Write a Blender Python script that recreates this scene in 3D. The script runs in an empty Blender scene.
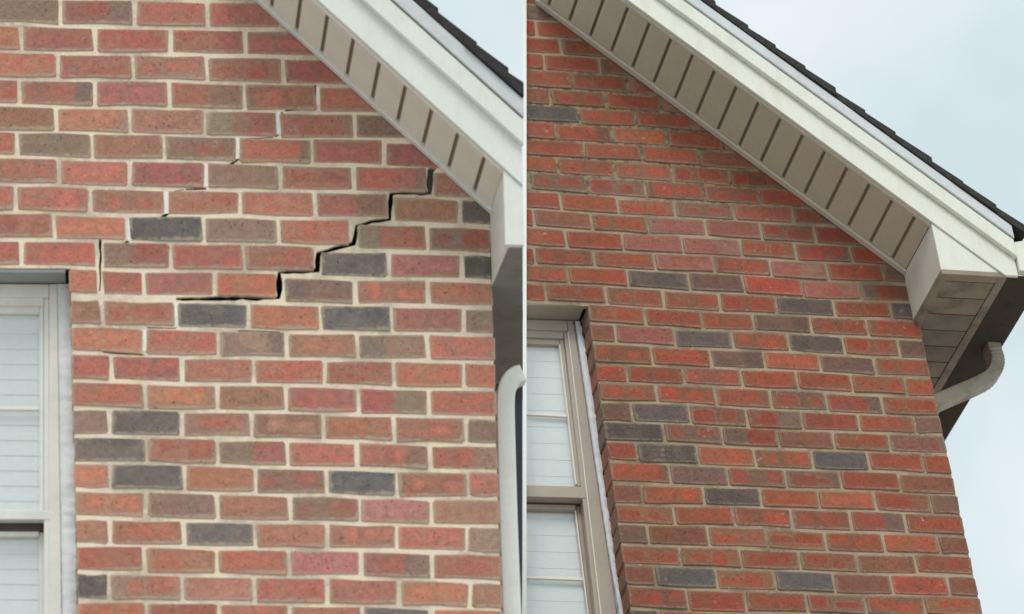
import bpy, bmesh, math, random
import numpy as np
from mathutils import Matrix, Vector
from mathutils.geometry import tessellate_polygon

random.seed(11)
S = bpy.context.scene
COL = S.collection

# ------------------------------------------------------------------ camera
FOC = 3000.0                      # focal length in pixels of the 1024 wide frame
CX, CY = 512.0, 307.0
def unit(v): return v / np.linalg.norm(v)
def ray(px, py): return np.array([(px - CX) / FOC, (py - CY) / FOC, 1.0])

class Frame:
    """a wall plane seen by the camera: U along the wall, D down, N outward (camera axes x right, y down, z away)"""
    def __init__(s, P0, U, D):
        s.P0 = P0; s.U = unit(U); s.D = unit(D - s.U * (D @ s.U)); s.N = np.cross(s.U, -s.D)
        if s.N[2] > 0: s.N = -s.N
    def loc(s, P): Q = P - s.P0; return np.array([Q @ s.U, -(Q @ s.D), Q @ s.N])
    def at(s, px, py, n=0.0):
        r = ray(px, py); t = ((s.P0 + n * s.N) @ s.N) / (r @ s.N); return s.loc(r * t)
    def onv(s, px, py, v):
        r = ray(px, py); t = ((s.P0 - v * s.D) @ s.D) / (r @ s.D); return s.loc(r * t)

BRICK = 0.2032
HR = np.array([[61.5965258, 0.101099377, 611.112793], [4.45837344, 18.2946306, 471.153654], [0.00459946717, -0.00456050349, 1.0]])
B_ = np.linalg.inv(np.array([[FOC, 0, CX], [0, FOC, CY], [0, 0, 1.0]])) @ HR
B_ = B_ * (BRICK / np.linalg.norm(B_[:, 0]))
FR = Frame(B_[:, 2], B_[:, 0], B_[:, 1])
FL = Frame(ray(300, 300) * FOC * BRICK / 72.2, np.array([71.6, 1.61, 94 / 10.2]), np.array([0.7, 27.33, -10.2]))
# world axes expressed in camera axes: X along the cracked wall, Z plumb with it
WX, WZ = FL.U, -FL.D
WY = np.cross(WZ, WX)
if WY[2] < 0: WY = -WY
W = np.stack([WX, WY, WZ])        # rows: camera axes -> world axes
CAMZ = 1.7
CAM = np.array([0.0, 0.0, CAMZ])
def world(P): return W @ P + CAM
def wdir(d): return W @ d

cam = bpy.data.cameras.new('camera'); camo = bpy.data.objects.new('camera', cam); COL.objects.link(camo)
cam.sensor_fit = 'HORIZONTAL'; cam.sensor_width = 36.0; cam.lens = 36.0 * FOC / 1024.0
cam.clip_start = 0.1; cam.clip_end = 5000
r_, u_, b_ = wdir(np.array([1, 0, 0])), wdir(np.array([0, -1.0, 0])), wdir(np.array([0, 0, -1.0]))
camo.matrix_world = Matrix(((r_[0], u_[0], b_[0], CAM[0]), (r_[1], u_[1], b_[1], CAM[1]), (r_[2], u_[2], b_[2], CAM[2]), (0, 0, 0, 1)))
S.camera = camo
cam.dof.use_dof = True; cam.dof.focus_distance = 10.0; cam.dof.aperture_fstop = 3.2     # focused on the far gable: the near one goes a little soft

# ------------------------------------------------------------------ overcast sky and soft sun
SUN_EL, SUN_AZ = math.radians(60), math.radians(196)      # azimuth from +Y clockwise: behind the camera, a little left
wd = bpy.data.worlds.new('World'); S.world = wd; wd.use_nodes = True
nt = wd.node_tree; nt.nodes.clear()
def wn(t, **k):
    n = nt.nodes.new(t)
    for a, b in k.items(): setattr(n, a, b)
    return n
out = wn('ShaderNodeOutputWorld'); bg = wn('ShaderNodeBackground'); bg.inputs['Strength'].default_value = 0.1
sky = wn('ShaderNodeTexSky', sky_type='NISHITA', sun_disc=False, sun_elevation=SUN_EL, sun_rotation=SUN_AZ)
tc = wn('ShaderNodeTexCoord'); cl = wn('ShaderNodeTexNoise'); cl.inputs['Scale'].default_value = 6.5; cl.inputs['Detail'].default_value = 4.0
cr = wn('ShaderNodeValToRGB')
cr.color_ramp.elements[0].position = 0.36; cr.color_ramp.elements[0].color = (6.0, 7.35, 7.4, 1)
cr.color_ramp.elements[1].position = 0.66; cr.color_ramp.elements[1].color = (8.7, 9.2, 9.5, 1)
mx = wn('ShaderNodeMix', data_type='RGBA'); mx.inputs['Factor'].default_value = 0.88
L_ = nt.links.new
L_(tc.outputs['Generated'], cl.inputs['Vector']); L_(cl.outputs['Fac'], cr.inputs['Fac'])
L_(sky.outputs['Color'], mx.inputs['A']); L_(cr.outputs['Color'], mx.inputs['B'])
L_(mx.outputs['Result'], bg.inputs['Color']); L_(bg.outputs['Background'], out.inputs['Surface'])

sun = bpy.data.lights.new('sun', 'SUN'); sun.energy = 1.5; sun.angle = math.radians(25); sun.color = (1.0, 0.96, 0.9)
suno = bpy.data.objects.new('sun', sun); COL.objects.link(suno)
to_sun = Vector((math.sin(SUN_AZ) * math.cos(SUN_EL), math.cos(SUN_AZ) * math.cos(SUN_EL), math.sin(SUN_EL)))
suno.rotation_euler = to_sun.to_track_quat('Z', 'Y').to_euler(); suno.location = to_sun * 60
S.view_settings.view_transform = 'Standard'; S.view_settings.look = 'None'
S.view_settings.exposure = 0.14; S.view_settings.gamma = 1.0
try: S.view_settings.use_curve_mapping = False
except Exception: pass
S.cycles.use_denoising = True
S.cycles.max_bounces = 8

# ------------------------------------------------------------------ material helpers
class NT:
    def __init__(s, name):
        s.m = bpy.data.materials.new(name); s.m.use_nodes = True; s.t = s.m.node_tree; s.t.nodes.clear()
        s.out = s.n('ShaderNodeOutputMaterial'); s.b = s.n('ShaderNodeBsdfPrincipled'); s.l(s.b.outputs[0], s.out.inputs['Surface'])
        s.tc = s.n('ShaderNodeTexCoord')
    def n(s, t, **k):
        x = s.t.nodes.new(t)
        for a, b in k.items(): setattr(x, a, b)
        return x
    def l(s, a, b): s.t.links.new(a, b)
    def val(s, sock, v):
        if hasattr(v, 'is_output'): s.l(v, sock)
        elif isinstance(v, (tuple, list)): sock.default_value = tuple(v) + ((1,) if len(v) == 3 and sock.type == 'RGBA' else ())
        else: sock.default_value = v
    def math(s, op, a, b=0.0, c=0.0, clamp=False):
        x = s.n('ShaderNodeMath', operation=op, use_clamp=clamp)
        s.val(x.inputs[0], a); s.val(x.inputs[1], b); s.val(x.inputs[2], c); return x.outputs[0]
    def ss(s, v, lo, hi):
        x = s.n('ShaderNodeMapRange', interpolation_type='SMOOTHSTEP')
        s.val(x.inputs['Value'], v); s.val(x.inputs['From Min'], lo); s.val(x.inputs['From Max'], hi); return x.outputs[0]
    def mix(s, f, a, b, mode='MIX'):
        x = s.n('ShaderNodeMix', data_type='RGBA', blend_type=mode)
        s.val(x.inputs['Factor'], f); s.val(x.inputs['A'], a); s.val(x.inputs['B'], b); return x.outputs['Result']
    def noise(s, vec, scale, detail=3.0, rough=0.55):
        x = s.n('ShaderNodeTexNoise'); s.l(vec, x.inputs['Vector']); x.inputs['Scale'].default_value = scale
        x.inputs['Detail'].default_value = detail; x.inputs['Roughness'].default_value = rough; return x.outputs['Fac']
    def attr(s, name):
        return s.n('ShaderNodeAttribute', attribute_type='OBJECT', attribute_name=name)
    def bump(s, h, strength, dist):
        x = s.n('ShaderNodeBump'); s.val(x.inputs['Height'], h); x.inputs['Strength'].default_value = strength
        x.inputs['Distance'].default_value = dist; s.l(x.outputs[0], s.b.inputs['Normal'])
    def fin(s, col, rough):
        s.val(s.b.inputs['Base Color'], col); s.val(s.b.inputs['Roughness'], rough); return s.m

def brick_material(name, grime, smear, blush, brown, rim):
    t = NT(name)
    seed = t.attr('seed').outputs['Fac']
    off = t.n('ShaderNodeCombineXYZ'); t.l(seed, off.inputs[0]); t.val(off.inputs[1], t.math('MULTIPLY', seed, 1.7)); t.val(off.inputs[2], t.math('MULTIPLY', seed, 0.6))
    va = t.n('ShaderNodeVectorMath', operation='ADD'); t.l(t.tc.outputs['Object'], va.inputs[0]); t.l(off.outputs[0], va.inputs[1]); P = va.outputs[0]
    uv = t.n('ShaderNodeSeparateXYZ'); t.l(t.tc.outputs['UV'], uv.inputs[0]); U, V = uv.outputs[0], uv.outputs[1]
    A, Bc = t.attr('tone_a').outputs['Color'], t.attr('tone_b').outputs['Color']
    spot, split = t.attr('spot').outputs['Fac'], t.attr('split').outputs['Fac']
    n1 = t.noise(P, 14.0, 3.0); n2 = t.noise(P, 55.0, 4.0, 0.65); n3 = t.noise(P, 240.0, 3.0, 0.7)
    wob = t.math('MULTIPLY', t.math('SUBTRACT', n1, 0.5), 0.32)
    wob2 = t.math('MULTIPLY', t.math('SUBTRACT', n2, 0.5), 0.12)
    uw = t.math('ADD', t.math('ADD', U, wob), wob2)
    # flashed end: split > 0 darkens beyond it on the right, < 0 on the left
    mR = t.math('MULTIPLY', t.ss(uw, t.math('SUBTRACT', split, 0.07), t.math('ADD', split, 0.07)), t.math('GREATER_THAN', split, 0.01))
    ls = t.math('MULTIPLY', split, -1.0)
    mL = t.math('MULTIPLY', t.math('SUBTRACT', 1.0, t.ss(uw, t.math('SUBTRACT', ls, 0.07), t.math('ADD', ls, 0.07))), t.math('LESS_THAN', split, -0.01))
    c0 = t.mix(t.math('ADD', mR, mL, clamp=True), A, Bc)
    # kiln kiss marks: two rounded patches with a paler halo
    uu = t.math('ADD', U, t.math('MULTIPLY', wob, 0.35)); vv = t.math('ADD', t.math('MULTIPLY', V, 0.4), t.math('MULTIPLY', wob2, 0.5))
    def sn(k, a): return t.math('MULTIPLY', t.math('SINE', t.math('MULTIPLY', seed, k)), a)
    def rr(cx, hw, k):
        dx = t.math('MAXIMUM', t.math('SUBTRACT', t.math('ABSOLUTE', t.math('SUBTRACT', uu, t.math('ADD', sn(k, 0.09), cx))), t.math('ADD', hw, sn(k * 1.7, 0.07))), 0.0)
        dy = t.math('MAXIMUM', t.math('SUBTRACT', t.math('ABSOLUTE', t.math('SUBTRACT', vv, t.math('ADD', 0.19, sn(k * 2.3, 0.05)))), t.math('ADD', 0.03, sn(k * 3.1, 0.05))), 0.0)
        return t.math('SQRT', t.math('ADD', t.math('MULTIPLY', dx, dx), t.math('MULTIPLY', dy, dy)))
    d = t.math('MINIMUM', rr(0.24, 0.08, 37.0), rr(0.73, 0.10, 91.0))
    inside = t.math('SUBTRACT', 1.0, t.ss(d, 0.06, 0.10))
    halo = t.math('MULTIPLY', t.math('SUBTRACT', 1.0, t.ss(t.math('ABSOLUTE', t.math('SUBTRACT', d, 0.108)), 0.0, 0.035)), t.math('MULTIPLY', spot, 0.55))
    cs = t.mix(inside, Bc, A)
    c1 = t.mix(t.math('MINIMUM', spot, 1.0), c0, cs)
    c1 = t.mix(halo, c1, (0.36, 0.14, 0.075))
    # firing blush, grain, pits, grime, mortar smears
    c2 = t.mix(t.math('MULTIPLY', t.ss(n1, 0.44, 0.6), blush), c1, Bc)
    c2 = t.mix(t.math('MULTIPLY', t.ss(t.noise(P, 22.0, 4.0, 0.6), 0.5, 0.72), blush * 0.55), c2, brown)
    c2 = t.mix(1.0, c2, t.mix(n2, (0.5, 0.48, 0.47), (1.42, 1.42, 1.42)), 'MULTIPLY')
    c2 = t.mix(1.0, c2, t.mix(n3, (0.55, 0.55, 0.55), (1.45, 1.45, 1.45)), 'MULTIPLY')
    pit = t.math('SUBTRACT', 1.0, t.ss(t.noise(P, 120.0, 2.0), 0.27, 0.34))
    c2 = t.mix(t.math('MULTIPLY', pit, 0.35), c2, (0.03, 0.02, 0.018))
    gr = t.ss(t.noise(t.tc.outputs['Object'], 8.0, 2.0), 0.4, 0.75)
    c2 = t.mix(t.math('MULTIPLY', gr, grime), c2, (0.11, 0.075, 0.055))
    edge = t.math('MINIMUM', t.math('MINIMUM', t.math('MULTIPLY', U, 2.5), t.math('MULTIPLY', t.math('SUBTRACT', 1.0, U), 2.5)), t.math('MINIMUM', V, t.math('SUBTRACT', 1.0, V)))
    eb = t.math('SUBTRACT', 1.0, t.ss(t.math('ADD', edge, t.math('MULTIPLY', t.math('SUBTRACT', n1, 0.5), 1.1)), 0.05, 0.38))
    sa = t.n('ShaderNodeSeparateColor'); t.l(A, sa.inputs[0])
    patch = t.math('MULTIPLY', t.ss(t.noise(P, 9.0, 2.0), 0.38, 0.62), t.ss(sa.outputs[0], 0.2, 0.27))
    c2 = t.mix(t.math('MULTIPLY', t.math('MULTIPLY', eb, patch), rim), c2, brown)
    sm = t.math('MULTIPLY', t.math('SUBTRACT', 1.0, t.ss(t.math('ADD', edge, t.math('MULTIPLY', t.math('SUBTRACT', n2, 0.5), 0.5)), 0.0, 0.13)), smear)
    c2 = t.mix(sm, c2, (0.50, 0.42, 0.31))
    ch = t.math('MULTIPLY', t.ss(t.noise(P, 33.0, 2.0), 0.69, 0.76), 0.3)
    c2 = t.mix(ch, c2, (0.5, 0.42, 0.36))
    t.bump(t.math('ADD', t.math('MULTIPLY', n2, 0.6), t.math('ADD', t.math('MULTIPLY', n3, 0.4), t.math('MULTIPLY', pit, -0.5))), 1.0, 0.005)
    return t.fin(c2, 0.92)

def mortar_material(name, ca, cb, cc, zone=None):
    t = NT(name); P = t.tc.outputs['Object']
    n1 = t.noise(P, 5.0, 3.0); n2 = t.noise(P, 45.0, 4.0, 0.65); n3 = t.noise(P, 300.0, 2.0, 0.7)
    c = t.mix(t.ss(t.math('ADD', n1, t.math('MULTIPLY', t.math('SUBTRACT', n2, 0.5), 0.5)), 0.4, 0.66), ca, cb)
    c = t.mix(t.math('MULTIPLY', t.ss(n2, 0.5, 0.75), 0.7), c, cc)
    if zone:      # a band of newer tuck-pointing
        z = t.n('ShaderNodeSeparateXYZ'); t.l(P, z.inputs[0])
        zz = t.math('ADD', z.outputs[2], t.math('MULTIPLY', t.math('SUBTRACT', n1, 0.5), 0.3))
        m = t.math('MULTIPLY', t.ss(zz, zone[0] - .05, zone[0] + .05), t.math('SUBTRACT', 1.0, t.ss(zz, zone[1] - .05, zone[1] + .05)))
        c = t.mix(t.math('MULTIPLY', m, 0.85), c, t.mix(t.ss(n2, 0.4, 0.65), zone[2], zone[3]))
    c = t.mix(1.0, c, t.mix(n3, (0.7, 0.7, 0.7), (1.3, 1.3, 1.3)), 'MULTIPLY')
    t.bump(t.math('ADD', n2, t.math('MULTIPLY', n3, 0.5)), 0.8, 0.004)
    return t.fin(c, 0.95)

def paint(name, col, rough=0.5, dirt=(0.2, 0.17, 0.13), amt=0.25, scale=6.0, fleck=0.0, stretch=(1, 1, 1), bump=0.05):
    t = NT(name); mp = t.n('ShaderNodeMapping'); mp.inputs['Scale'].default_value = stretch
    t.l(t.tc.outputs['Object'], mp.inputs[0]); P = mp.outputs[0]
    n1 = t.noise(P, scale, 5.0, 0.65); n2 = t.noise(P, scale * 9, 4.0, 0.65)
    c = t.mix(t.math('MULTIPLY', t.ss(n1, 0.42, 0.8), amt), col, dirt)
    c = t.mix(1.0, c, t.mix(n2, (0.9, 0.9, 0.9), (1.08, 1.08, 1.08)), 'MULTIPLY')
    if fleck:
        f = t.ss(t.noise(t.tc.outputs['Object'], 75.0, 1.0), 0.735, 0.76)
        c = t.mix(t.math('MULTIPLY', f, fleck), c, (0.1, 0.08, 0.06))
    t.bump(n2, bump, 0.003)
    return t.fin(c, rough)

M = {}
M['brick_l'] = brick_material('pale_exposure_brick', 0.05, 0.55, 0.5, (0.32, 0.20, 0.14), 0.5)  # same brick as the right wall, brighter exposure put into the colour
M['brick_r'] = brick_material('red_brick', 0.10, 0.24, 0.5, (0.21, 0.105, 0.062), 0.55)
M['mortar_l'] = mortar_material('cream_mortar', (0.86, 0.72, 0.56), (0.56, 0.46, 0.35), (0.92, 0.81, 0.67))
M['mortar_r'] = mortar_material('tan_mortar', (0.40, 0.31, 0.205), (0.23, 0.175, 0.11), (0.48, 0.40, 0.29), (0.47, 1.04, (0.31, 0.25, 0.135), (0.09, 0.068, 0.04)))
M['fresh'] = mortar_material('fresh_mortar', (0.88, 0.85, 0.78), (0.82, 0.78, 0.68), (0.88, 0.86, 0.8))
M['white_l'] = paint('fascia_white_cool', (0.76, 0.76, 0.71), 0.45, (0.45, 0.43, 0.37), 0.25, 7.0, 0.1, (2.5, 2.5, 0.5))
M['white_r'] = paint('fascia_white_warm', (0.75, 0.74, 0.65), 0.45, (0.42, 0.38, 0.29), 0.25, 7.0, 0.25, (2.5, 2.5, 0.5))
M['soffit_l'] = paint('soffit_grey_beige', (0.78, 0.77, 0.69), 0.55, (0.4, 0.36, 0.28), 0.3, 3.0, 0.1)
M['soffit_r'] = paint('soffit_taupe', (0.60, 0.56, 0.44), 0.55, (0.32, 0.25, 0.18), 0.25, 3.0, 0.25)
M['groove'] = paint('soffit_groove', (0.30, 0.235, 0.18), 0.7, (0.1, 0.08, 0.06), 0.4, 8.0)
M['box_r'] = paint('box_beige', (0.66, 0.59, 0.50), 0.5, (0.4, 0.33, 0.26), 0.25, 5.0, 0.25)
M['drip'] = paint('drip_edge_metal', (0.62, 0.63, 0.64), 0.35, (0.38, 0.38, 0.38), 0.35, 4.0)
M['shingle'] = paint('asphalt_shingle', (0.028, 0.026, 0.025), 0.9, (0.07, 0.065, 0.06), 0.5, 30.0, 0.0, (1, 1, 1), 0.8)
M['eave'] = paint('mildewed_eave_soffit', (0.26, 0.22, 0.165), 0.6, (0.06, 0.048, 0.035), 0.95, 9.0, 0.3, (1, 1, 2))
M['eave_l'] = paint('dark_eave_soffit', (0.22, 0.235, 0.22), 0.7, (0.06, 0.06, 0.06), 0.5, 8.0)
M['gutter'] = paint('stained_gutter', (0.055, 0.044, 0.033), 0.95, (0.022, 0.018, 0.014), 0.75, 14.0, 0.2)
M['spout_r'] = paint('downspout_taupe', (0.36, 0.315, 0.245), 0.45, (0.10, 0.08, 0.055), 0.75, 10.0, 0.3)
M['spout_l'] = paint('downspout_white', (0.84, 0.84, 0.80), 0.45, (0.5, 0.48, 0.42), 0.2, 10.0)
M['dark'] = paint('dark_void_shade', (0.015, 0.014, 0.013), 0.95)  # near-black colour stands in for shade deep in cracks and gaps
M['deep_shade'] = paint('shade_board_dark', (0.03, 0.035, 0.05), 0.6)  # painted shade beside the left downspout
M['frame_l'] = paint('window_frame_grey', (0.76, 0.74, 0.70), 0.4, (0.4, 0.38, 0.35), 0.25, 8.0)
M['frame_r'] = paint('window_frame_taupe', (0.42, 0.365, 0.30), 0.4, (0.3, 0.25, 0.19), 0.35, 8.0, 0.3)
M['lintel_l'] = paint('lintel_grey', (0.30, 0.31, 0.32), 0.45, (0.2, 0.2, 0.2), 0.3, 6.0)
M['lintel_r'] = paint('lintel_beige', (0.38, 0.335, 0.275), 0.45, (0.3, 0.25, 0.2), 0.3, 6.0, 0.4)  # darkened so the recess shade sits in the lintel colour
M['strip'] = paint('rail_shade_dark', (0.06, 0.048, 0.038), 0.7)  # colour of the painted shade band under the meeting rails
M['bead'] = paint('white_bead', (0.80, 0.78, 0.72), 0.4, (0.5, 0.45, 0.38), 0.2)
M['caulk'] = paint('caulk', (0.74, 0.76, 0.78), 0.6, (0.45, 0.45, 0.44), 0.5, 18.0, 0.0, (1, 1, 1), 0.6)
M['divider'] = paint('divider_white', (0.88, 0.88, 0.88), 0.4, (0.8, 0.8, 0.8), 0.1)
M['blind'] = paint('blind_slat', (0.88, 0.86, 0.81), 0.5, (0.8, 0.78, 0.73), 0.2)
t = NT('perforated_vent'); vo = t.n('ShaderNodeTexVoronoi'); vo.inputs['Scale'].default_value = 110.0; vo.inputs['Randomness'].default_value = 0.0
t.l(t.tc.outputs['Object'], vo.inputs['Vector'])
dots = t.math('SUBTRACT', 1.0, t.ss(vo.outputs['Distance'], 0.28, 0.45))
n1 = t.noise(t.tc.outputs['Object'], 9.0, 4.0)
M['vent'] = t.fin(t.mix(t.math('MULTIPLY', dots, 0.8), t.mix(t.math('MULTIPLY', t.ss(n1, .42, .75), .6), (0.23, 0.205, 0.15), (0.08, 0.068, 0.05)), (0.03, 0.027, 0.02)), 0.6)
t = NT('window_glass'); t.t.nodes.remove(t.b)
tr = t.n('ShaderNodeBsdfTransparent'); tr.inputs[0].default_value = (0.97, 0.99, 1.0, 1)
gl = t.n('ShaderNodeBsdfGlossy'); gl.inputs['Roughness'].default_value = 0.02
fz = t.n('ShaderNodeLayerWeight'); fz.inputs[0].default_value = 0.5
ms = t.n('ShaderNodeMixShader'); t.val(ms.inputs[0], t.math('ADD', t.math('MULTIPLY', t.math('POWER', fz.outputs['Facing'], 4.0), 0.8), 0.11)); t.l(tr.outputs[0], ms.inputs[1]); t.l(gl.outputs[0], ms.inputs[2]); t.l(ms.outputs[0], t.out.inputs['Surface'])
M['glass'] = t.m
t = NT('pale_bounce_ground'); n1 = t.noise(t.tc.outputs['Object'], 0.6, 6.0)
M['ground'] = t.fin(t.mix(n1, (0.42, 0.40, 0.37), (0.54, 0.52, 0.47)), 0.95)  # pale tone chosen so the unseen ground bounces light to the soffits
t = NT('running_bond'); bt = t.n('ShaderNodeTexBrick'); mp = t.n('ShaderNodeMapping'); mp.inputs['Rotation'].default_value = (math.radians(90), 0, 0)
t.l(t.tc.outputs['Object'], mp.inputs[0]); t.l(mp.outputs[0], bt.inputs[0]); bt.inputs['Scale'].default_value = 1.0
bt.inputs['Brick Width'].default_value = BRICK; bt.inputs['Row Height'].default_value = 0.08; bt.inputs['Mortar Size'].default_value = 0.006
bt.inputs['Color1'].default_value = (0.36, 0.09, 0.05, 1); bt.inputs['Color2'].default_value = (0.26, 0.08, 0.05, 1); bt.inputs['Mortar'].default_value = (0.4, 0.34, 0.25, 1)
M['bond'] = t.fin(bt.outputs['Color'], 0.9)

# ------------------------------------------------------------------ mesh helpers (house space: x along wall, y into wall, z up)
def link(name, me, mat, parent=None, loc=None):
    o = bpy.data.objects.new(name, me); COL.objects.link(o)
    if mat is not None: me.materials.append(mat)
    if parent is not None: o.parent = parent
    if loc is not None: o.location = loc
    return o
def tag(o, label=None, cat=None, group=None, kind=None):
    for k, v in (('label', label), ('category', cat), ('group', group), ('kind', kind)):
        if v: o[k] = v
    return o
def hs(p): return (p[0], -p[2], p[1])          # (u, v, n) -> house space
def mesh(name, verts, faces):
    c = np.mean(np.array(verts), axis=0)
    me = bpy.data.meshes.new(name); me.from_pydata([tuple(np.array(v) - c) for v in verts], [], faces); me.update()
    bm = bmesh.new(); bm.from_mesh(me); bmesh.ops.recalc_face_normals(bm, faces=bm.faces); bm.to_mesh(me); bm.free()
    return me, tuple(c)
def clip(poly, a, b, c):
    """keep a*u + b*v <= c"""
    outp = []
    for i in range(len(poly)):
        p, q = poly[i], poly[(i + 1) % len(poly)]
        dp, dq = a * p[0] + b * p[1] - c, a * q[0] + b * q[1] - c
        if dp <= 0: outp.append(p)
        if dp * dq < 0:
            s = dp / (dp - dq); outp.append((p[0] + s * (q[0] - p[0]), p[1] + s * (q[1] - p[1])))
    return outp
def solid(name, front, back, mat, parent, bevel=0.0, seg=1):
    """closed prism between two rings of (u, v, n) points"""
    k = len(front); vs = [hs(p) for p in front] + [hs(p) for p in back]
    fs = [tuple(range(k)), tuple(range(2 * k - 1, k - 1, -1))] + [(i, (i + 1) % k, k + (i + 1) % k, k + i) for i in range(k)]
    me, c = mesh(name, vs, fs)
    if bevel:
        bm = bmesh.new(); bm.from_mesh(me)
        bmesh.ops.bevel(bm, geom=list(bm.edges), offset=bevel, segments=seg, affect='EDGES', profile=0.6, clamp_overlap=True); bm.to_mesh(me); bm.free()
    return link(name, me, mat, parent, c)
def prism(name, poly, n0, n1, mat, parent, bevel=0.0):
    return solid(name, [(p[0], p[1], n0) for p in poly], [(p[0], p[1], n1) for p in poly], mat, parent, bevel)
def box(name, u0, u1, v0, v1, n0, n1, mat, parent, bevel=0.0):
    return prism(name, [(u0, v0), (u1, v0), (u1, v1), (u0, v1)], n0, n1, mat, parent, bevel)

class House:
    pass
def make_house(F, name, label):
    h = House(); h.F = F
    # root at the foot of the right-hand corner
    h.root = bpy.data.objects.new(name, None); COL.objects.link(h.root)
    X, Y, Z = wdir(F.U), wdir(-F.N), wdir(-F.D); o = world(F.P0)
    h.M = Matrix(((X[0], Y[0], Z[0], o[0]), (X[1], Y[1], Z[1], o[1]), (X[2], Y[2], Z[2], o[2]), (0, 0, 0, 1)))
    h.root.matrix_world = h.M; h.root.empty_display_size = 0.3
    tag(h.root, label, 'house'); h.foot = -o[2] / Z[2]
    return h
def px_prism(h, name, pts, n0, n1, mat, parent, bevel=0.0, along_ray=False):
    fr = [h.F.at(x, y, n0) for x, y in pts]
    bk = [h.F.at(x, y, n1) for x, y in pts] if along_ray else [(p[0], p[1], n1) for p in fr]
    return solid(name, fr, bk, mat, parent, bevel)

def slab(h, name, ring, holes, n0, n1, mat, parent):
    """a plate with a concave outline and holes; ring in (u, v)"""
    polys = [ring] + holes
    flat = [p for q in polys for p in q]; k = len(flat)
    tris = tessellate_polygon([[Vector((p[0], p[1], 0)) for p in q] for q in polys])
    vs = [hs((p[0], p[1], n0)) for p in flat] + [hs((p[0], p[1], n1)) for p in flat]
    fs = [tuple(t) for t in tris] + [tuple(k + i for i in reversed(t)) for t in tris]
    b = 0
    for q in polys:
        m = len(q); fs += [(b + i, b + (i + 1) % m, k + b + (i + 1) % m, k + b + i) for i in range(m)]; b += m
    me, c = mesh(name, vs, fs)
    return link(name, me, mat, parent, c)

# ------------------------------------------------------------------ bricks
TONES_R = {   # main tone, second tone, chance of kiss marks
    'R': ((0.360, 0.074, 0.041), (0.225, 0.088, 0.052), 0.5), 'O': ((0.410, 0.094, 0.046), (0.27, 0.11, 0.060), 0.45),
    'P': ((0.28, 0.066, 0.050), (0.21, 0.068, 0.052), 0.2), 'D': ((0.118, 0.088, 0.078), (0.160, 0.105, 0.085), 0.0),
    'S': ((0.102, 0.089, 0.082), (0.14, 0.112, 0.10), 0.0), 'B': ((0.260, 0.094, 0.056), (0.20, 0.092, 0.06), 0.25),
    'G': ((0.185, 0.100, 0.072), (0.155, 0.092, 0.070), 0.05), 'M': ((0.32, 0.070, 0.043), (0.17, 0.105, 0.08), 0.1),
    'K': ((0.32, 0.066, 0.041), (0.210, 0.115, 0.080), 1.0), 'T': ((0.36, 0.076, 0.043), (0.26, 0.110, 0.062), 1.0),
    'W': ((0.37, 0.118, 0.085), (0.31, 0.14, 0.108), 0.1)}
TONES_L = {  # paler set: the brighter exposure is mixed into these tones
    'R': ((0.530, 0.175, 0.130), (0.37, 0.215, 0.155), 0.2), 'O': ((0.600, 0.215, 0.140), (0.42, 0.245, 0.165), 0.2),
    'P': ((0.475, 0.165, 0.135), (0.34, 0.19, 0.15), 0.1), 'D': ((0.185, 0.155, 0.142), (0.26, 0.20, 0.17), 0.0),
    'S': ((0.148, 0.135, 0.128), (0.20, 0.18, 0.168), 0.0), 'B': ((0.430, 0.210, 0.150), (0.36, 0.205, 0.15), 0.1),
    'G': ((0.350, 0.225, 0.170), (0.28, 0.205, 0.16), 0.0), 'M': ((0.46, 0.160, 0.120), (0.31, 0.21, 0.165), 0.1),
    'K': ((0.46, 0.165, 0.124), (0.34, 0.225, 0.17), 0.8), 'T': ((0.49, 0.175, 0.122), (0.42, 0.21, 0.15), 0.8),
    'W': ((0.50, 0.205, 0.165), (0.44, 0.22, 0.18), 0.1)}
def jit(c, a):
    k = 1 + random.uniform(-a, a); return [max(0.01, x * k * (1 + random.uniform(-a, a) * (0.4 if c[0] > 0.22 else 0.1))) for x in c]
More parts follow.
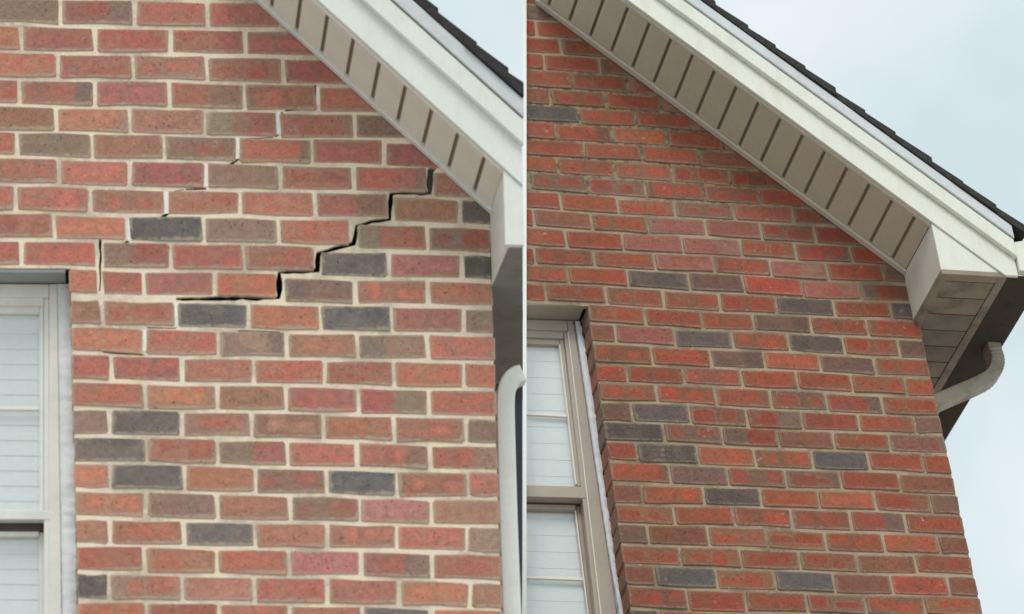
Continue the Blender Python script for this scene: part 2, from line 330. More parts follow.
def add_brick(h, quad, code, parent, mat, depth, rake, tones_, cut_m=0.09):
    """quad: four (u, v) corners, lower left first, anticlockwise"""
    q = [np.array(p[:2]) for p in quad]
    split = 0.0
    if len(code) > 1: split = {'r': random.uniform(.5, .75), 'l': -random.uniform(.25, .5), 'e': .84, 'a': -.16}[code[1]]
    a, b, sp = tones_[code[0]]
    def bil(s, t): return (1 - s) * (1 - t) * q[0] + s * (1 - t) * q[1] + s * t * q[2] + (1 - s) * t * q[3]
    Lu, Lv = np.linalg.norm(q[1] - q[0]), np.linalg.norm(q[3] - q[0])
    cu, cv = 0.004 / Lu, 0.004 / Lv
    jm_ = 0.0029 if tones_ is TONES_L else 0.0022
    J = lambda: random.uniform(-jm_, jm_)
    st = [(cu, 0), (.5, 0), (1 - cu, 0), (1, cv), (1, 1 - cv), (1 - cu, 1), (.5, 1), (cu, 1), (0, 1 - cv), (0, cv)]
    ring = [(bil(s, t_) + np.array([J(), J()])) for s, t_ in st]
    ring = clip([tuple(p) for p in ring], *rake(cut_m))
    if len(ring) < 3: return None
    cen = np.mean(np.array(ring), axis=0); k = len(ring)
    n = random.uniform(-0.0018, 0.0018); ins = 0.0022
    tx, tz = random.uniform(-.006, .006), random.uniform(-.01, .01)
    vs, uvs = [], []
    e1 = (q[1] - q[0]) / Lu; e2 = (q[3] - q[0]) / Lv
    for lay in range(3):
        for p in ring:
            p = np.array(p); d = p - cen
            if lay == 0: dd = d - np.array([math.copysign(min(ins, abs(d[0]) * .5), d[0]), math.copysign(min(ins, abs(d[1]) * .5), d[1])]); nn = n
            else: dd = d; nn = n - 0.0016 if lay == 1 else -depth
            if lay < 2: nn += d[0] * tx + d[1] * tz
            vs.append((dd[0], -nn, dd[1])); w = cen + dd - q[0]
            uvs.append((float(np.clip(w @ e1 / Lu, 0, 1)), float(np.clip(w @ e2 / Lv, 0, 1))))
    fs = [tuple(range(k))] + [(i + L * k, (i + 1) % k + L * k, (i + 1) % k + (L + 1) * k, i + (L + 1) * k) for L in (0, 1) for i in range(k)]
    if depth > 0.05: fs.append(tuple(range(3 * k - 1, 2 * k - 1, -1)))
    me = bpy.data.meshes.new('brick'); me.from_pydata(vs, [], fs); me.update()
    bm = bmesh.new(); bm.from_mesh(me); bmesh.ops.recalc_face_normals(bm, faces=bm.faces)
    lay = bm.loops.layers.uv.new('UVMap')
    for f in bm.faces:
        for lp in f.loops: lp[lay].uv = uvs[lp.vert.index]
    bm.to_mesh(me); bm.free()
    pl = parent.location
    o = link('brick', me, mat, parent, (cen[0] - pl[0], 0 - pl[1], cen[1] - pl[2]))
    o['tone_a'] = jit(a, .17); o['tone_b'] = jit(b, .17)
    s = sp if sp in (0.0, 1.0) or sp >= .8 else (random.uniform(.45, .9) if random.random() < sp else 0.0)
    if Lu < 0.13: s = 0.0
    o['spot'] = float(s); o['split'] = float(split); o['seed'] = random.uniform(0, 50)
    return o

# ================================================================== shared roof edge, fitted to both gables
def rake_of(F, A, B):
    p, q = F.at(*A), F.at(*B); th = math.atan2(-(q[1] - p[1]), q[0] - p[0])
    return p, th
def build_roof_edge(h, A, B, u_top, u_soffit_end, u_end, v_box, phase, MT, u_box):
    F, root = h.F, h.root
    p0, th = rake_of(F, A, B); h.p0, h.th = p0, th
    sn, cs = math.sin(th), math.cos(th)
    OV = 0.298
    def line(u, m): return p0[1] - (u - p0[0]) * math.tan(th) + m / cs
    def strip(m0, m1, ua, ub, vmin=None):
        q = [(ua, line(ua, m0)), (ub, line(ub, m0)), (ub, line(ub, m1)), (ua, line(ua, m1))]
        if vmin is not None: q = clip(q, 0, -1, -vmin)
        return q
    def rk(m): return (sn, cs, sn * p0[0] + cs * p0[1] + m)
    h.rake, h.line, h.strip = rk, line, strip
    # soffit: backing with separate tongue and groove panels
    so = prism('soffit', strip(0.0105, 0.016, u_top, u_soffit_end), OV - 0.008, 0.006, M['groove'], root)
    step = 0.0728; i = 0; u = phase
    while u > u_top: u -= step
    while u < u_soffit_end - 0.02:
        ua, ub = max(u + 0.0046, u_top), min(u + step - 0.0046, u_soffit_end)
        if ub - ua > 0.01:
            q = strip(0.001 + random.uniform(0, .0012), 0.0100, ua, ub)
            x = prism('panel', q, OV - 0.016, 0.027, MT['soffit'], so, 0.0042)
            x.location = Vector(x.location) - Vector(so.location)
        u += step
    tr = prism('wall_channel', strip(-0.006, 0.012, u_top, u_soffit_end), 0.026, 0.002, MT['channel'], so, 0.0015); tr.location = Vector(tr.location) - Vector(so.location)  # wall channel: lighter paint than the panels imitates the light it catches
    tr = prism('outer_channel', strip(-0.001, 0.012, u_top, u_soffit_end), OV - 0.001, OV - 0.016, MT['soffit'], so, 0.0015); tr.location = Vector(tr.location) - Vector(so.location)
    # fascia boards
    fa = prism('fascia', strip(0.004, 0.0905, u_top, u_end, v_box + 0.001), OV + 0.014, OV + 0.0005, MT['white'], root, 0.0015)
    up = prism('crown_board', strip(0.088, 0.1425, u_top, u_end + 0.002, v_box + 0.004), OV + 0.036, OV + 0.0142, MT['white'], fa, 0.002); up.location = Vector(up.location) - Vector(fa.location)
    seam = prism('shadow_gap', strip(0.1425, 0.1465, u_top, u_end, v_box), OV + 0.028, OV - 0.02, M['dark'], fa); seam.location = Vector(seam.location) - Vector(fa.location)
    de = prism('drip_edge', strip(0.1466, 0.1860, u_top, u_end + 0.004), OV + 0.042, OV - 0.05, M['drip'], root, 0.002)
    # roof deck and shingle courses
    def back_u(ua):
        if h is HL: return ua
        u = ua
        while u < u_end - .1:
            P = F.P0 + u * F.U - line(u, 0.15) * F.D - 3.6 * F.N
            if P[0] / P[2] * FOC + CX > 529: break
            u += 0.01
        return u
    def deep(q, n0, name, par):
        bk = [(max(p[0], back_u(u_top)), 0, 0) for p in q]
        bk = [(b[0], p[1] - (b[0] - p[0]) * math.tan(th), -3.6) for b, p in zip(bk, q)]
        return solid(name, [(p[0], p[1], n0) for p in q], bk, M['shingle'], par)
    rf = deep(strip(0.1485, 0.1855, u_top, u_end), OV - 0.055, 'roof', root)
    s_len = (u_end + 0.05 - u_top) / cs; s = s_len; j = 0
    while s > 0:
        e = random.uniform(0.118, 0.165)
        ub = u_top + s * cs; ua = max(u_top + (s - e - 0.05) * cs, u_top)
        if h is HL: ub = min(ub, u_end + 0.004)
        m_hi = 0.2175 + random.uniform(-.0025, .003)
        if ub - ua > 0.02:
            lo = [(ua, line(ua, 0.1866)), (ub, line(ub, 0.190)), (ub, line(ub, m_hi)), (ua, line(ua, 0.2045))]
            x = deep(lo, OV + 0.05 + random.uniform(-.006, .006), 'shingle', rf); x.location = Vector(x.location) - Vector(rf.location)
        s -= e; j += 1
    # boxed eave return
    tri = clip([(u_box, v_box), (u_end, v_box), (u_end, line(u_end, 0.003)), (u_box, line(u_box, 0.003))], 0, -1, -v_box)
    tri = [p for p in tri]
    if line(u_end, 0.003) < v_box: tri = [(u_box, v_box), (u_box + (line(u_box, 0.003) - v_box) / math.tan(th), v_box), (u_box, line(u_box, 0.003))]
    if h is HR_: tri = clip(tri, 0, -1, -(v_box + .0165))
    bx = prism('eave_return_box', tri, OV + 0.006, -0.03, MT['box'], root, 0.0015)
    return OV

HL = HR_ = None
HL = make_house(FL, 'brick_house', 'cracked red brick gable with pale cream mortar, left of the white post')
HR_ = make_house(FR, 'brick_house', 'repaired red brick gable with darker tan mortar and taupe soffit, right of the white divider line')

# ================================================================== LEFT: the cracked wall
u_cut = FL.at(522.6, 190, .30)[0]
OV = build_roof_edge(HL, (260, 3.4), (490, 212), FL.at(215, -40)[0], 0.5455, u_cut, 0.0615, FL.at(299.4, 40)[0] - 0.0095, {'channel': M['white_l'], 'soffit': M['soffit_l'], 'white': M['white_l'], 'box': M['white_l']}, 0.5455)
def yL(j, x): return 27.4 + 27.33 * j + 0.0225 * (x - 175) + .42 * (math.sin(x * .016 + j * .9) + math.sin(x * .034 - j * .37) + .7 * math.sin(x * .007 + j * 2.1))
def cornerL(y): return 491.3 + 0.0318 * (y - 250)
def jambL(y): return 69.5 + 0.023 * (y - 270)
LEFT = [  # course, joints, tone of each brick from left to right
 (-1, [-50, 23, 97, 170, 244], 'RPRRBR'), (0, [-12, 61, 135, 207.5, 280], 'RG MrRP R'), (1, [-52, 21, 95, 170, 245, 318], 'RO PR R P R'),
 (2, [-16, 58, 133, 207, 283, 355], 'RO P R R P P'), (3, [-54, 20, 95, 169, 244, 318, 392], 'RR Mr P Rr RaR R'),
 (4, [-18, 56, 130, 205, 278, 355, 428], 'RB Oe B Ml Re G P'), (5, [-56, 17, 92, 164, 238, 312, 384], 'RR G B Ml Re R P P'),
 (6, [-15, 59, 130, 206, 280, 354, (426.5, 434)], 'RO R P Gr T Re B'), (7, [-58, 15, 90, 166, 241, 315, (387, 394.5), 460], 'RR R R T O Pr B D'),
 (8, [-20, 54, 127.5, 204, 278, (349.5, 358), 428], 'RT O S G O Ml Ml'), (9, [-52, 22, (95.5, 103), 171, 244, (313.5, 321), 389, 462], 'RR R Ml P R D W S'),
 (10, [(96.5, 103), 144, 215, (276, 285), 355, 428], 'O R P O GlO O'), (11, [102, 176, 249, 320, 392, 463], 'B T S O S W G'),
 (12, [144, 219, 287, 357, 428], 'O R GrO Gl R'), (13, [111, 182, 254, 325, 394, 464], 'R P R R R O O'), (14, [145, 217, 286, 358, 429], 'O O B P Mr R'),
 (15, [110, 182, 252, 323, 394, 466], 'G D K B O R G'), (16, [147, 217, 288, 357, 430], 'D T Ml R Rr Rr'), (17, [110, 184, 255, 327, 397, 468], 'O D O Kl S T R'),
 (18, [146, 217, 290, 360, 432], 'O G B Kl W B'), (19, [110, 184, 255, 327, 397, 467], 'B O D O T R G'), (20, [145, 217, 289, 361, 432], 'R O O W Mr R'),
 (21, [109, 183, 254, 327, 399, 470], 'D Kl W R P O B'), (22, [147, 219, 290, 363, 432], 'O R O O D R'), (23, [110, 184, 256, 328, 400, 471], 'R O B R R O R'), (24, [147, 219, 291, 363, 434], 'B R O R T R')]
def tones(s):
    o = []
    for ch in s:
        if ch == ' ': continue
        if ch.islower(): o[-1] += ch
        else: o.append(ch)
    return o
def px2(F, pts): return [tuple(F.at(x, y)[:2]) for x, y in pts]
crack = [(439, 163), (430.6, 170), (429.8, 191.8), (391.2, 193.4), (389.8, 219), (371, 221.2), (356.5, 226), (354, 243.5), (335, 247.4), (319, 253), (317, 270), (279.8, 272), (279, 297.4), (176, 298.4)]
cw = [2.2, 2.1, 2.0, 1.8, 1.8, 1.8, 1.9, 1.9, 1.8, 1.8, 1.8, 1.9, 2.0, 1.2]
def offset_path(path, w, sgn):
    o = []
    for i, p in enumerate(path):
        a = np.array(path[max(i - 1, 0)]); b = np.array(path[min(i + 1, len(path) - 1)]); d = unit(b - a); nrm = np.array([d[1], -d[0]]) * sgn
        k = 1.25 if 0 < i < len(path) - 1 else 1.0
        o.append(tuple(np.array(p) + nrm * w[i] * k + np.array([random.uniform(-.3, .3), random.uniform(-.3, .3)])))
    return o
def dense(path, w):
    P, Wd = [], []
    for i in range(len(path) - 1):
        a, b = np.array(path[i]), np.array(path[i + 1]); k = max(1, int(np.linalg.norm(b - a) / 7))
        for j in range(k):
            P.append(tuple(a + (b - a) * j / k + np.array([random.uniform(-.35, .35), random.uniform(-.35, .35)]))); Wd.append((w[i] + (w[i + 1] - w[i]) * j / k) * random.uniform(.65, 1.4))
    return P + [path[-1]], Wd + [w[-1]]
cp, cwd = dense(crack, cw)
lipA, lipB = offset_path(cp, cwd, 1), offset_path(cp, cwd, -1)
if np.mean([p[1] for p in lipA]) > np.mean([p[1] for p in lipB]): lipA, lipB = lipB, lipA     # A upper, B lower
rk = lambda x, m: None
def rake_px(x, m):          # a wall point on the rake line at pixel column x
    for y in np.arange(-120, 260, 0.5):
        u, v, _ = FL.at(x, y)
        if v < HL.line(u, m): return (x, y)
ring = [(-130, -70), (-130, 267), (70.5, 268), (79.5, 640), (81, 720), (507, 720), (cornerL(614) - 1.5, 614), (cornerL(240) - 1.0, 240), (491, rake_px(491, .05)[1]), rake_px(452, .05)]
ring += lipB + lipA[::-1] + [rake_px(420, .05), rake_px(330, .05), rake_px(240, .05), (190, -70)]
hair = [[(174, 190.2), (184, 188.9), (184, 190), (174, 191.4)], [(209, 164.9), (225, 163.6), (225, 164.8), (209, 166.2)], [(245, 137.8), (260, 137.2), (273, 136.6), (273, 137.8), (259, 138.6), (245, 139)], [(285, 109.8), (300, 108.6), (300, 110), (285, 111)],
        [(134.5, 218.6), (146, 217.6), (158, 216.6), (158, 217.8), (146, 218.9), (134.5, 219.8)],
        [(99.0, 238), (101.8, 239.5), (101.2, 249), (102, 256), (100.9, 268), (101.3, 280), (100.2, 291), (99, 291), (99.8, 279), (98.8, 266), (99.9, 254), (98.6, 247)], [(121, 243.5), (126, 240.6), (130.6, 232), (132.3, 221), (133.6, 222), (132.6, 234), (128, 243), (121, 245)],
        [(169.2, 192), (172.2, 191), (171.4, 212), (164, 218), (160, 217.4), (161, 215.6), (168.2, 210)], [(240.0, 138), (243.2, 137.4), (242.4, 157), (232.5, 164.6), (227, 164.2), (231.6, 161.8), (239.8, 156)],
        [(186, 188.0), (206, 187.0), (206.5, 189.4), (186, 190)], [(281.0, 112), (283, 111.4), (282.6, 133), (276, 137), (275, 135.6), (280.8, 132.4)], [(314.0, 85), (316.4, 84.4), (315.8, 105.4), (306, 109.4), (298, 110.4), (298.4, 108.2), (305, 107.2), (313.8, 103.6)],
        [(103, 351), (118, 352.2), (144, 353.8), (144, 355.2), (116, 354), (103, 352.4)], [(147, 326.4), (176, 327.4), (176, 328.8), (147, 328)], [(238, 329.6), (280, 331), (280, 332.3), (238, 331)]]
wallL = slab(HL, 'wall', px2(FL, ring), [px2(FL, q) for q in hair], -0.0026, -0.014, M['mortar_l'], HL.root)
def above_crack(x, y):
    for i in range(len(crack) - 1):
        (x1, y1), (x0, y0) = crack[i], crack[i + 1]
        if x0 <= x <= x1: return y < y0 + (y1 - y0) * (x - x0) / max(x1 - x0, 1e-6) + 4
    return x < 178
LIFT = {3: -.6, 4: -1.2, 5: -2.4, 6: -3.2, 7: -3.4, 8: -3.4, 9: -3.6, 10: -3.4}
for c, joints, codes in LEFT:
    cd = tones(codes)
    ymid = yL(c - .5, 300)
    right = cornerL(ymid) if c > 7 else 505
    left = jambL(ymid) if c >= 10 else -125
    edges = [(left - 2.1, left)] + [j if isinstance(j, tuple) else (j - 2.0, j + 2.0) for j in joints] + [(right, right + 2)]
    for i in range(len(edges) - 1):
        x0, x1 = edges[i][1], edges[i + 1][0]
        code = cd[i % len(cd)]
        if x1 - x0 < 8: continue
        xm = (x0 + x1) / 2; dy = LIFT.get(c, 0.0) if (c in LIFT and above_crack(xm, yL(c - .5, xm))) else 0.0
        dy += random.uniform(-.35, .35)
        yt0, yt1 = yL(c - 1, x0) + 1.95 + dy, yL(c - 1, x1) + 1.95 + dy; yb0, yb1 = yL(c, x0) - 1.95 + dy, yL(c, x1) - 1.95 + dy
        sx = 0.33
        if FL.at(x0, yb0)[1] > HL.line(FL.at(x0, yb0)[0], 0.03): continue
        quad = [FL.at(x0 + sx, yb0), FL.at(x1 + sx, yb1), FL.at(x1 - sx, yt1), FL.at(x0 - sx, yt0)]
        jb = (c >= 10 and i == 0)
        add_brick(HL, quad, code, wallL, M['brick_l'], 0.10 if jb else 0.014, HL.rake, TONES_L)
for (x, y0, y1, w) in ((129.5, 219, 240, 4.2), (166.5, 191.5, 213, 4), (206, 164, 186.5, 4.4), (238, 137.5, 158, 4), (278.6, 111, 134, 4.6), (318, 86, 104.5, 3.8), (176, 302, 326, 3.6), (145, 330, 350, 3.4)):
    o = px_prism(HL, 'fresh_mortar', [(x - w / 2 - .4, y1 + 1), (x + w / 2 + .4, y1 + .4), (x + w / 2 - .3, y0), (x - w / 2 + .3, y0 + .4)], -0.0012, -0.0035, M['fresh'], wallL, 0.0008)
    o.location = Vector(o.location) - Vector(wallL.location); tag(o, 'paler fresh mortar in a cracked joint')
px_prism(HL, 'shade_backing', [(-130, -40), (-130, 720), (490, 720), (480, 262), (420, 205), (250, 40), (180, -40)], -0.27, -0.29, M['dark'], HL.root)
# eave underside, corner downspout and an added board for the deep shade beside it
ve = 0.0615
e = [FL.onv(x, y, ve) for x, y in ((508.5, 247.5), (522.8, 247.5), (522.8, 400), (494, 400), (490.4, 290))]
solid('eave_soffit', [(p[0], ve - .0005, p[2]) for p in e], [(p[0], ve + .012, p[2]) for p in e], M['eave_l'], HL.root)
def tube(h, name, pts, wu, wn_, mat, parent, rib=(0, 0), corr=0.0):
    """rectangular pipe through (u, v, n) points, broad side facing out of the wall"""
    P = [np.array(p, float) for p in pts]; k = len(P); vs = []; fs = []
    ch = 0.14
    for i, p in enumerate(P):
        d = unit(P[min(i + 1, k - 1)] - P[max(i - 1, 0)]); nax = np.array([0, 0, 1.0]); nax = unit(nax - d * (nax @ d)); sx = np.cross(d, nax)
        s = 1 + (corr if i % 2 else -corr) * (1 if rib[0] < i < rib[1] else 0)
        for a, b in ((-1, -1 + ch), (-1 + ch, -1), (1 - ch, -1), (1, -1 + ch), (1, 1 - ch), (1 - ch, 1), (-1 + ch, 1), (-1, 1 - ch)):
            vs.append(hs(p + sx * a * wu / 2 * s + nax * b * wn_ / 2 * s))
    for i in range(k - 1):
        for j in range(8): fs.append((i * 8 + j, i * 8 + (j + 1) % 8, i * 8 + 8 + (j + 1) % 8, i * 8 + 8 + j))
    fs += [tuple(range(7, -1, -1)), tuple(range(8 * k - 8, 8 * k))]
    me, c = mesh(name, vs, fs); return link(name, me, mat, parent, c)
def smooth(pts, n=6):
    o = []; P = [np.array(p, float) for p in pts]
    for i in range(len(P) - 1):
        a, b, c_, d = P[max(i - 1, 0)], P[i], P[i + 1], P[min(i + 2, len(P) - 1)]
        for j in range(n):
            t = j / n; o.append(.5 * (2 * b + (c_ - a) * t + (2 * a - 5 * b + 4 * c_ - d) * t * t + (3 * b - a - 3 * c_ + d) * t ** 3))
    return o + [P[-1]]
path = smooth([FL.at(x, y, -.12) for x, y in ((521.8, 375), (513.5, 378.5), (507.5, 387), (504.8, 400), (505.0, 430), (507.4, 520), (511.0, 620), (514, 720))])
tube(HL, 'downspout', path, 0.052, 0.05, M['spout_l'], HL.root)
px_prism(HL, 'shade_board', [(496, 384), (522.6, 380), (522.6, 560), (521.5, 700), (503, 700)], -0.17, -0.19, M['deep_shade'], HL.root, 0, True)  # added board, coloured dark to stand in for deep shade

# ================================================================== window builder (all corners in pixels, set on planes at their own depth)
def window(h, name, x_left, P, MT, label):
    F = h.F; fr = px_prism(h, name, P['head'], -0.088, -0.12, MT['frame'], h.root, 0.002)
    def part(nm, pts, n0, n1, m, bev=0.0015, par=None):
        o = px_prism(h, nm, pts, n0, n1, m, fr, bev); o.location = Vector(o.location) - Vector(fr.location); return o
    part('lintel', P['lintel'], -0.006, -0.118, MT['lintel'], 0.001)
    for nm, pts, n0, n1, k in P['parts']: part(nm, pts, n0, n1, MT[k])
    # glass panes
    for pts, n in P['panes']:
        part('pane', pts, n, n - 0.004, M['glass'], 0.0)
    # blind slats behind the panes
    for (x0, xa, ya, xb, yb, y0, y1, n, sp) in P['blind']:
        y = y0
        while y < y1:
            xr = xa + (xb - xa) * (y - ya) / (yb - ya)
            a, b = F.at(x0, y, n), F.at(xr, y + P['slope'] * (xr - x0), n)
            c_, d = F.at(x0, y + sp * 1.12, n), F.at(xr, y + sp * 1.12 + P['slope'] * (xr - x0), n)
            tl = P['tilt']
            frn = [(c_[0], c_[1], n + tl), (d[0], d[1], n + tl), (b[0], b[1], n - tl), (a[0], a[1], n - tl)]
            bk = [(p[0], p[1], p[2] - 0.0009) for p in frn]
            o = solid('slat', frn, bk, M['blind'], fr); o.location = Vector(o.location) - Vector(fr.location)
            y += sp
    # caulk bead, uneven
    vs, fs = [], []; k = len(P['caulk']); cpts = []
    for i in range(k - 1):
        (x0, y0, w0), (x1, y1, w1) = P['caulk'][i], P['caulk'][i + 1]; m = max(2, int((y1 - y0) / 3))
        for j in range(m): t = j / m; cpts.append((x0 + (x1 - x0) * t, y0 + (y1 - y0) * t, (w0 + (w1 - w0) * t)))
    for x, y, w in cpts:
        for dx, n in ((-w / 2 + random.uniform(-.3, .3), -.095), (-w * .3, -.0875 + random.uniform(-.001, .001)), (w * .2 + random.uniform(-1, 1), -.0865 + random.uniform(-.003, .003)), (w / 2 + random.uniform(-.55, .55), -.090 + random.uniform(-.003, .003))):
            vs.append(hs(F.at(x + dx, y, n)))
    for i in range(len(cpts) - 1):
        for j in range(3): fs.append((i * 4 + j, i * 4 + j + 1, i * 4 + 5 + j, i * 4 + 4 + j))
    nb = len(vs); vs += [(v[0], v[1] + 0.02, v[2]) for v in vs]
    fs += [tuple(nb + q for q in reversed(f)) for f in fs]
    me, c = mesh('caulk_bead', vs, fs); o = link('caulk_bead', me, M['caulk'], fr, tuple(np.array(c) - np.array(fr.location)))
    for pl in me.polygons: pl.use_smooth = True
    tag(fr, label)
    return fr
jm = px_prism(HL, 'jamb_mortar', [(jambL(720) + .8, 720), (jambL(720) + 8, 720), (jambL(272) + 8, 272), (jambL(272) + .8, 272)], -0.006, -0.10, M['mortar_l'], wallL); jm.location = Vector(jm.location) - Vector(wallL.location)
xl = -125
window(HL, 'window', xl, {
  'head': [(xl, 296), (49, 297), (49, 284), (xl, 283)], 'slope': 0.012, 'tilt': 0.0011,
  'lintel': [(xl, 271.5), (65.5, 272.5), (65.5, 268.2), (xl, 267)],
  'parts': [('casing', [(49.3, 720), (63, 720), (57, 284), (49.3, 284)], -0.088, -0.13, 'frame'),
            ('stop', [(44, 720), (50, 720), (49.1, 298), (44, 297.5)], -0.100, -0.13, 'frame'),
            ('head_stop', [(xl, 304.5), (43.8, 305.5), (43.8, 297.5), (xl, 296.5)], -0.096, -0.13, 'frame'),
            ('upper_sash_rail', [(xl, 312.5), (39.2, 313.5), (39.2, 305.7), (xl, 304.7)], -0.108, -0.13, 'frame'),
            ('upper_sash_stile', [(39.4, 518), (43.8, 518), (43.8, 306), (39.4, 306)], -0.108, -0.13, 'frame'),
            ('meeting_rail', [(xl, 519), (52.5, 519.5), (52.5, 510.5), (xl, 510)], -0.098, -0.135, 'frame'),
            ('muntin', [(xl, 409.2), (39.3, 410), (39.3, 406.6), (xl, 405.8)], -0.110, -0.118, 'bead'),
            ('rail_shade', [(xl, 531.5), (53, 532), (53, 516), (xl, 515.5)], -0.136, -0.16, 'strip'), ('lower_sash_rail', [(xl, 536), (39, 536.5), (39, 531.5), (xl, 531)], -0.134, -0.16, 'frame'),  # dark strip here paints the shade below the meeting rail
            ('lower_sash_stile', [(39.2, 720), (54, 720), (53.5, 532.5), (39.2, 532)], -0.142, -0.16, 'frame')],
  'panes': [([(xl, 511), (40, 511.5), (40, 312), (xl, 311)], -0.118), ([(xl, 720), (40, 720), (40, 533), (xl, 532)], -0.150)],
  'blind': [(xl, 39.5, 300, 39.5, 520, 300, 508, -0.130, 15.2), (xl, 39.5, 520, 39.5, 720, 520, 715, -0.162, 15.2)],
  'caulk': [(62.5, 284, 13), (64.5, 330, 15), (66.2, 400, 15.5), (67.6, 500, 15.5), (69.4, 614, 15), (71, 700, 15)],
  }, {'frame': M['frame_l'], 'lintel': M['lintel_l'], 'bead': M['bead'], 'strip': M['strip']}, 'grey framed double-hung window with white blinds')

# ================================================================== RIGHT: the repaired wall
p_end = FR.at(1015.5, 262, .31)
build_roof_edge(HR_, (531, 0), (906, 276), FR.at(527, -60)[0], 1.192, 1.474, 0.6735, FR.at(550.75, 22)[0] - 0.009, {'channel': M['box_r'], 'soffit': M['soffit_r'], 'white': M['white_r'], 'box': M['white_r']}, 1.192)
def wav(a, b, s): return s * (math.sin(a * 1.1 + b * .9) + math.sin(a * 2.3 - b * .37 + 1.0) * .7 + math.sin(a * .5 + b * 2.1) * .6)
def Hpx(ub, k): q = HR @ np.array([ub, k, 1.0]); return q[:2] / q[2]
Hi = np.linalg.inv(HR)
def ub_of(x, k):        # brick-unit position along the wall of a pixel column on course k
    lo, hi = -4.0, 9.0
    for _ in range(40):
        m = (lo + hi) / 2
        if Hpx(m, k)[0] < x: lo = m
        else: hi = m
    return (lo + hi) / 2
RIGHT = [
 (-27, [560], 'R R'), (-26, [553, 610], 'R B R'), (-25, [], 'G'), (-24, [536.3, 593], 'R R R'), (-23, [561, 617], 'R R R'), (-22, [544.2, 600, 656], 'R R B R'), (-21, [572, 627.5], 'R R R'),
 (-20, [550.5, 606, 661], 'B R R R'), (-19, [579, 636, 692.5], 'S R R R'), (-18, [556, 612.5, 667.5, 723], 'K Rr O R R'), (-17, [527, 584, 642, 699, 755], 'R R R R B R'),
 (-16, [558, 615, 672, 730, 786], 'O R Te T R R'), (-15, [530, 588, 645.5, 704, 760, 816], 'R K K T R R R'), (-14, [561, 618, 675, 734, 793, 849], 'T O T K W K R'),
 (-13, [534, 592, 648, 706, 761, 815, 871], 'R B T Wl WeK R R'), (-12, [566, 623, 682.5, 741, 795.5, 851], 'O R W WrT Me R'), (-11, [535, 594.5, 655, 714, 771, 827.5, 884], 'R Rr R W R WrR G'),
 (-10, [568, 628, 689, 744, 802.5, 861], 'T R D G R WrMl'), (-9, [546, 606, 664, 720, 776.5, 834.5, 891], 'R R T R R D R D'),
 (-8, [645, 702, 754, 811, 867.5], 'T R R GrR Ra'), (-7, [616, 675, 732.5, 789, 844, 899], 'B W D O D ReG'), (-6, [652, 711, 765, 820, 875], 'R R GrO Gr R'), (-5, [627, 684, 742, 797.5, 852, 906], 'R R R R R O O'),
 (-4, [657, 716, 771, 827, 882.5], 'T R RrK Mr T'), (-3, [632, 690, 747, 802.5, 859, 915], 'G D K Mr R R G'), (-2, [664, 722.5, 778, 834, 890], 'D K Ml B T Mr'), (-1, [637.5, 697.5, 755, 812.5, 869, 924], 'R D O T S R R'),
 (0, [670, 728, 786, 841, 900], 'Oe G K K R B'), (1, [642.5, 704, 761, 819, 875, 931], 'B O D O O Rr G'), (2, [674.5, 734, 792, 851, 906], 'T O R R Mr R'), (3, [648, 709, 767.5, 826, 884, 939], 'G B T T R O B'),
 (4, [681, 741, 800, 857.5, 916], 'T T R T B R'), (5, [655.5, 717, 775.5, 834.5, 892, 949], 'B S T S B R B'), (6, [687.5, 746, 807, 866, 924.5], 'RrR R K T T'), (7, [660, 722, 781, 840, 898, 957], 'D O R R B O R'),
 (8, [693, 752, 812, 871, 930], 'R O R R T R'), (9, [666, 727, 787, 846, 905, 963], 'B R R D R O B')]
wr = px2(FR, [(525.2, -45), (525.2, 302.5), (588.0, 305.5)]) + [tuple(FR.at(*Hpx(.012, 11))[:2]), tuple(FR.at(*Hpx(5.994, 11))[:2]), tuple(FR.at(*Hpx(5.994, -9))[:2])]
uc = FR.at(*Hpx(5.994, -9))[0]
wr += [(uc, HR_.line(uc, .05)), (FR.at(527, -45)[0] + .05, HR_.line(FR.at(527, -45)[0] + .05, .05))]
wallR = slab(HR_, 'wall', wr, [], -0.0045, -0.022, M['mortar_r'], HR_.root)
GX, GY = 1.55 / 57, 1.5 / 19.3
for k, joints, codes in RIGHT:
    cd = tones(codes)
    left = 0.0 if k >= -8 else None
    us = [ub_of(x, k) for x in joints]
    l0 = 0.0 if k >= -8 else ub_of(526.2, k)
    edges = [l0 - GX] + [u for u in us if u > l0 + .02] + [6.0 + GX]
    # courses whose first joint is missing from the frame keep their tones in step
    ci = 0 if not us or us[0] > l0 + .02 else 1
    for i in range(len(edges) - 1):
        a, b = edges[i] + GX, edges[i + 1] - GX
        if b - a < 0.05: continue
        code = cd[(i + ci) % len(cd)]
        dk = random.uniform(-.025, .025)
        quad = [FR.at(*Hpx(s, kk + dk + wav(s, kk, .032))) for s, kk in ((a, k + .5 - GY), (b, k + .5 - GY), (b, k - .5 + GY), (a, k - .5 + GY))]
        if quad[0][1] > HR_.line(quad[0][0], 0.03): continue
        jb = (k >= -8 and i == 0)
        add_brick(HR_, quad, code, wallR, M['brick_r'], 0.10 if jb else 0.035, HR_.rake, TONES_R)
jm = px_prism(HR_, 'jamb_mortar', [tuple(Hpx(.014, 11)), tuple(Hpx(.2, 11)), tuple(Hpx(.2, -8.4)), tuple(Hpx(.014, -8.4))], -0.008, -0.10, M['mortar_r'], wallR); jm.location = Vector(jm.location) - Vector(wallR.location)
xl = 525.6
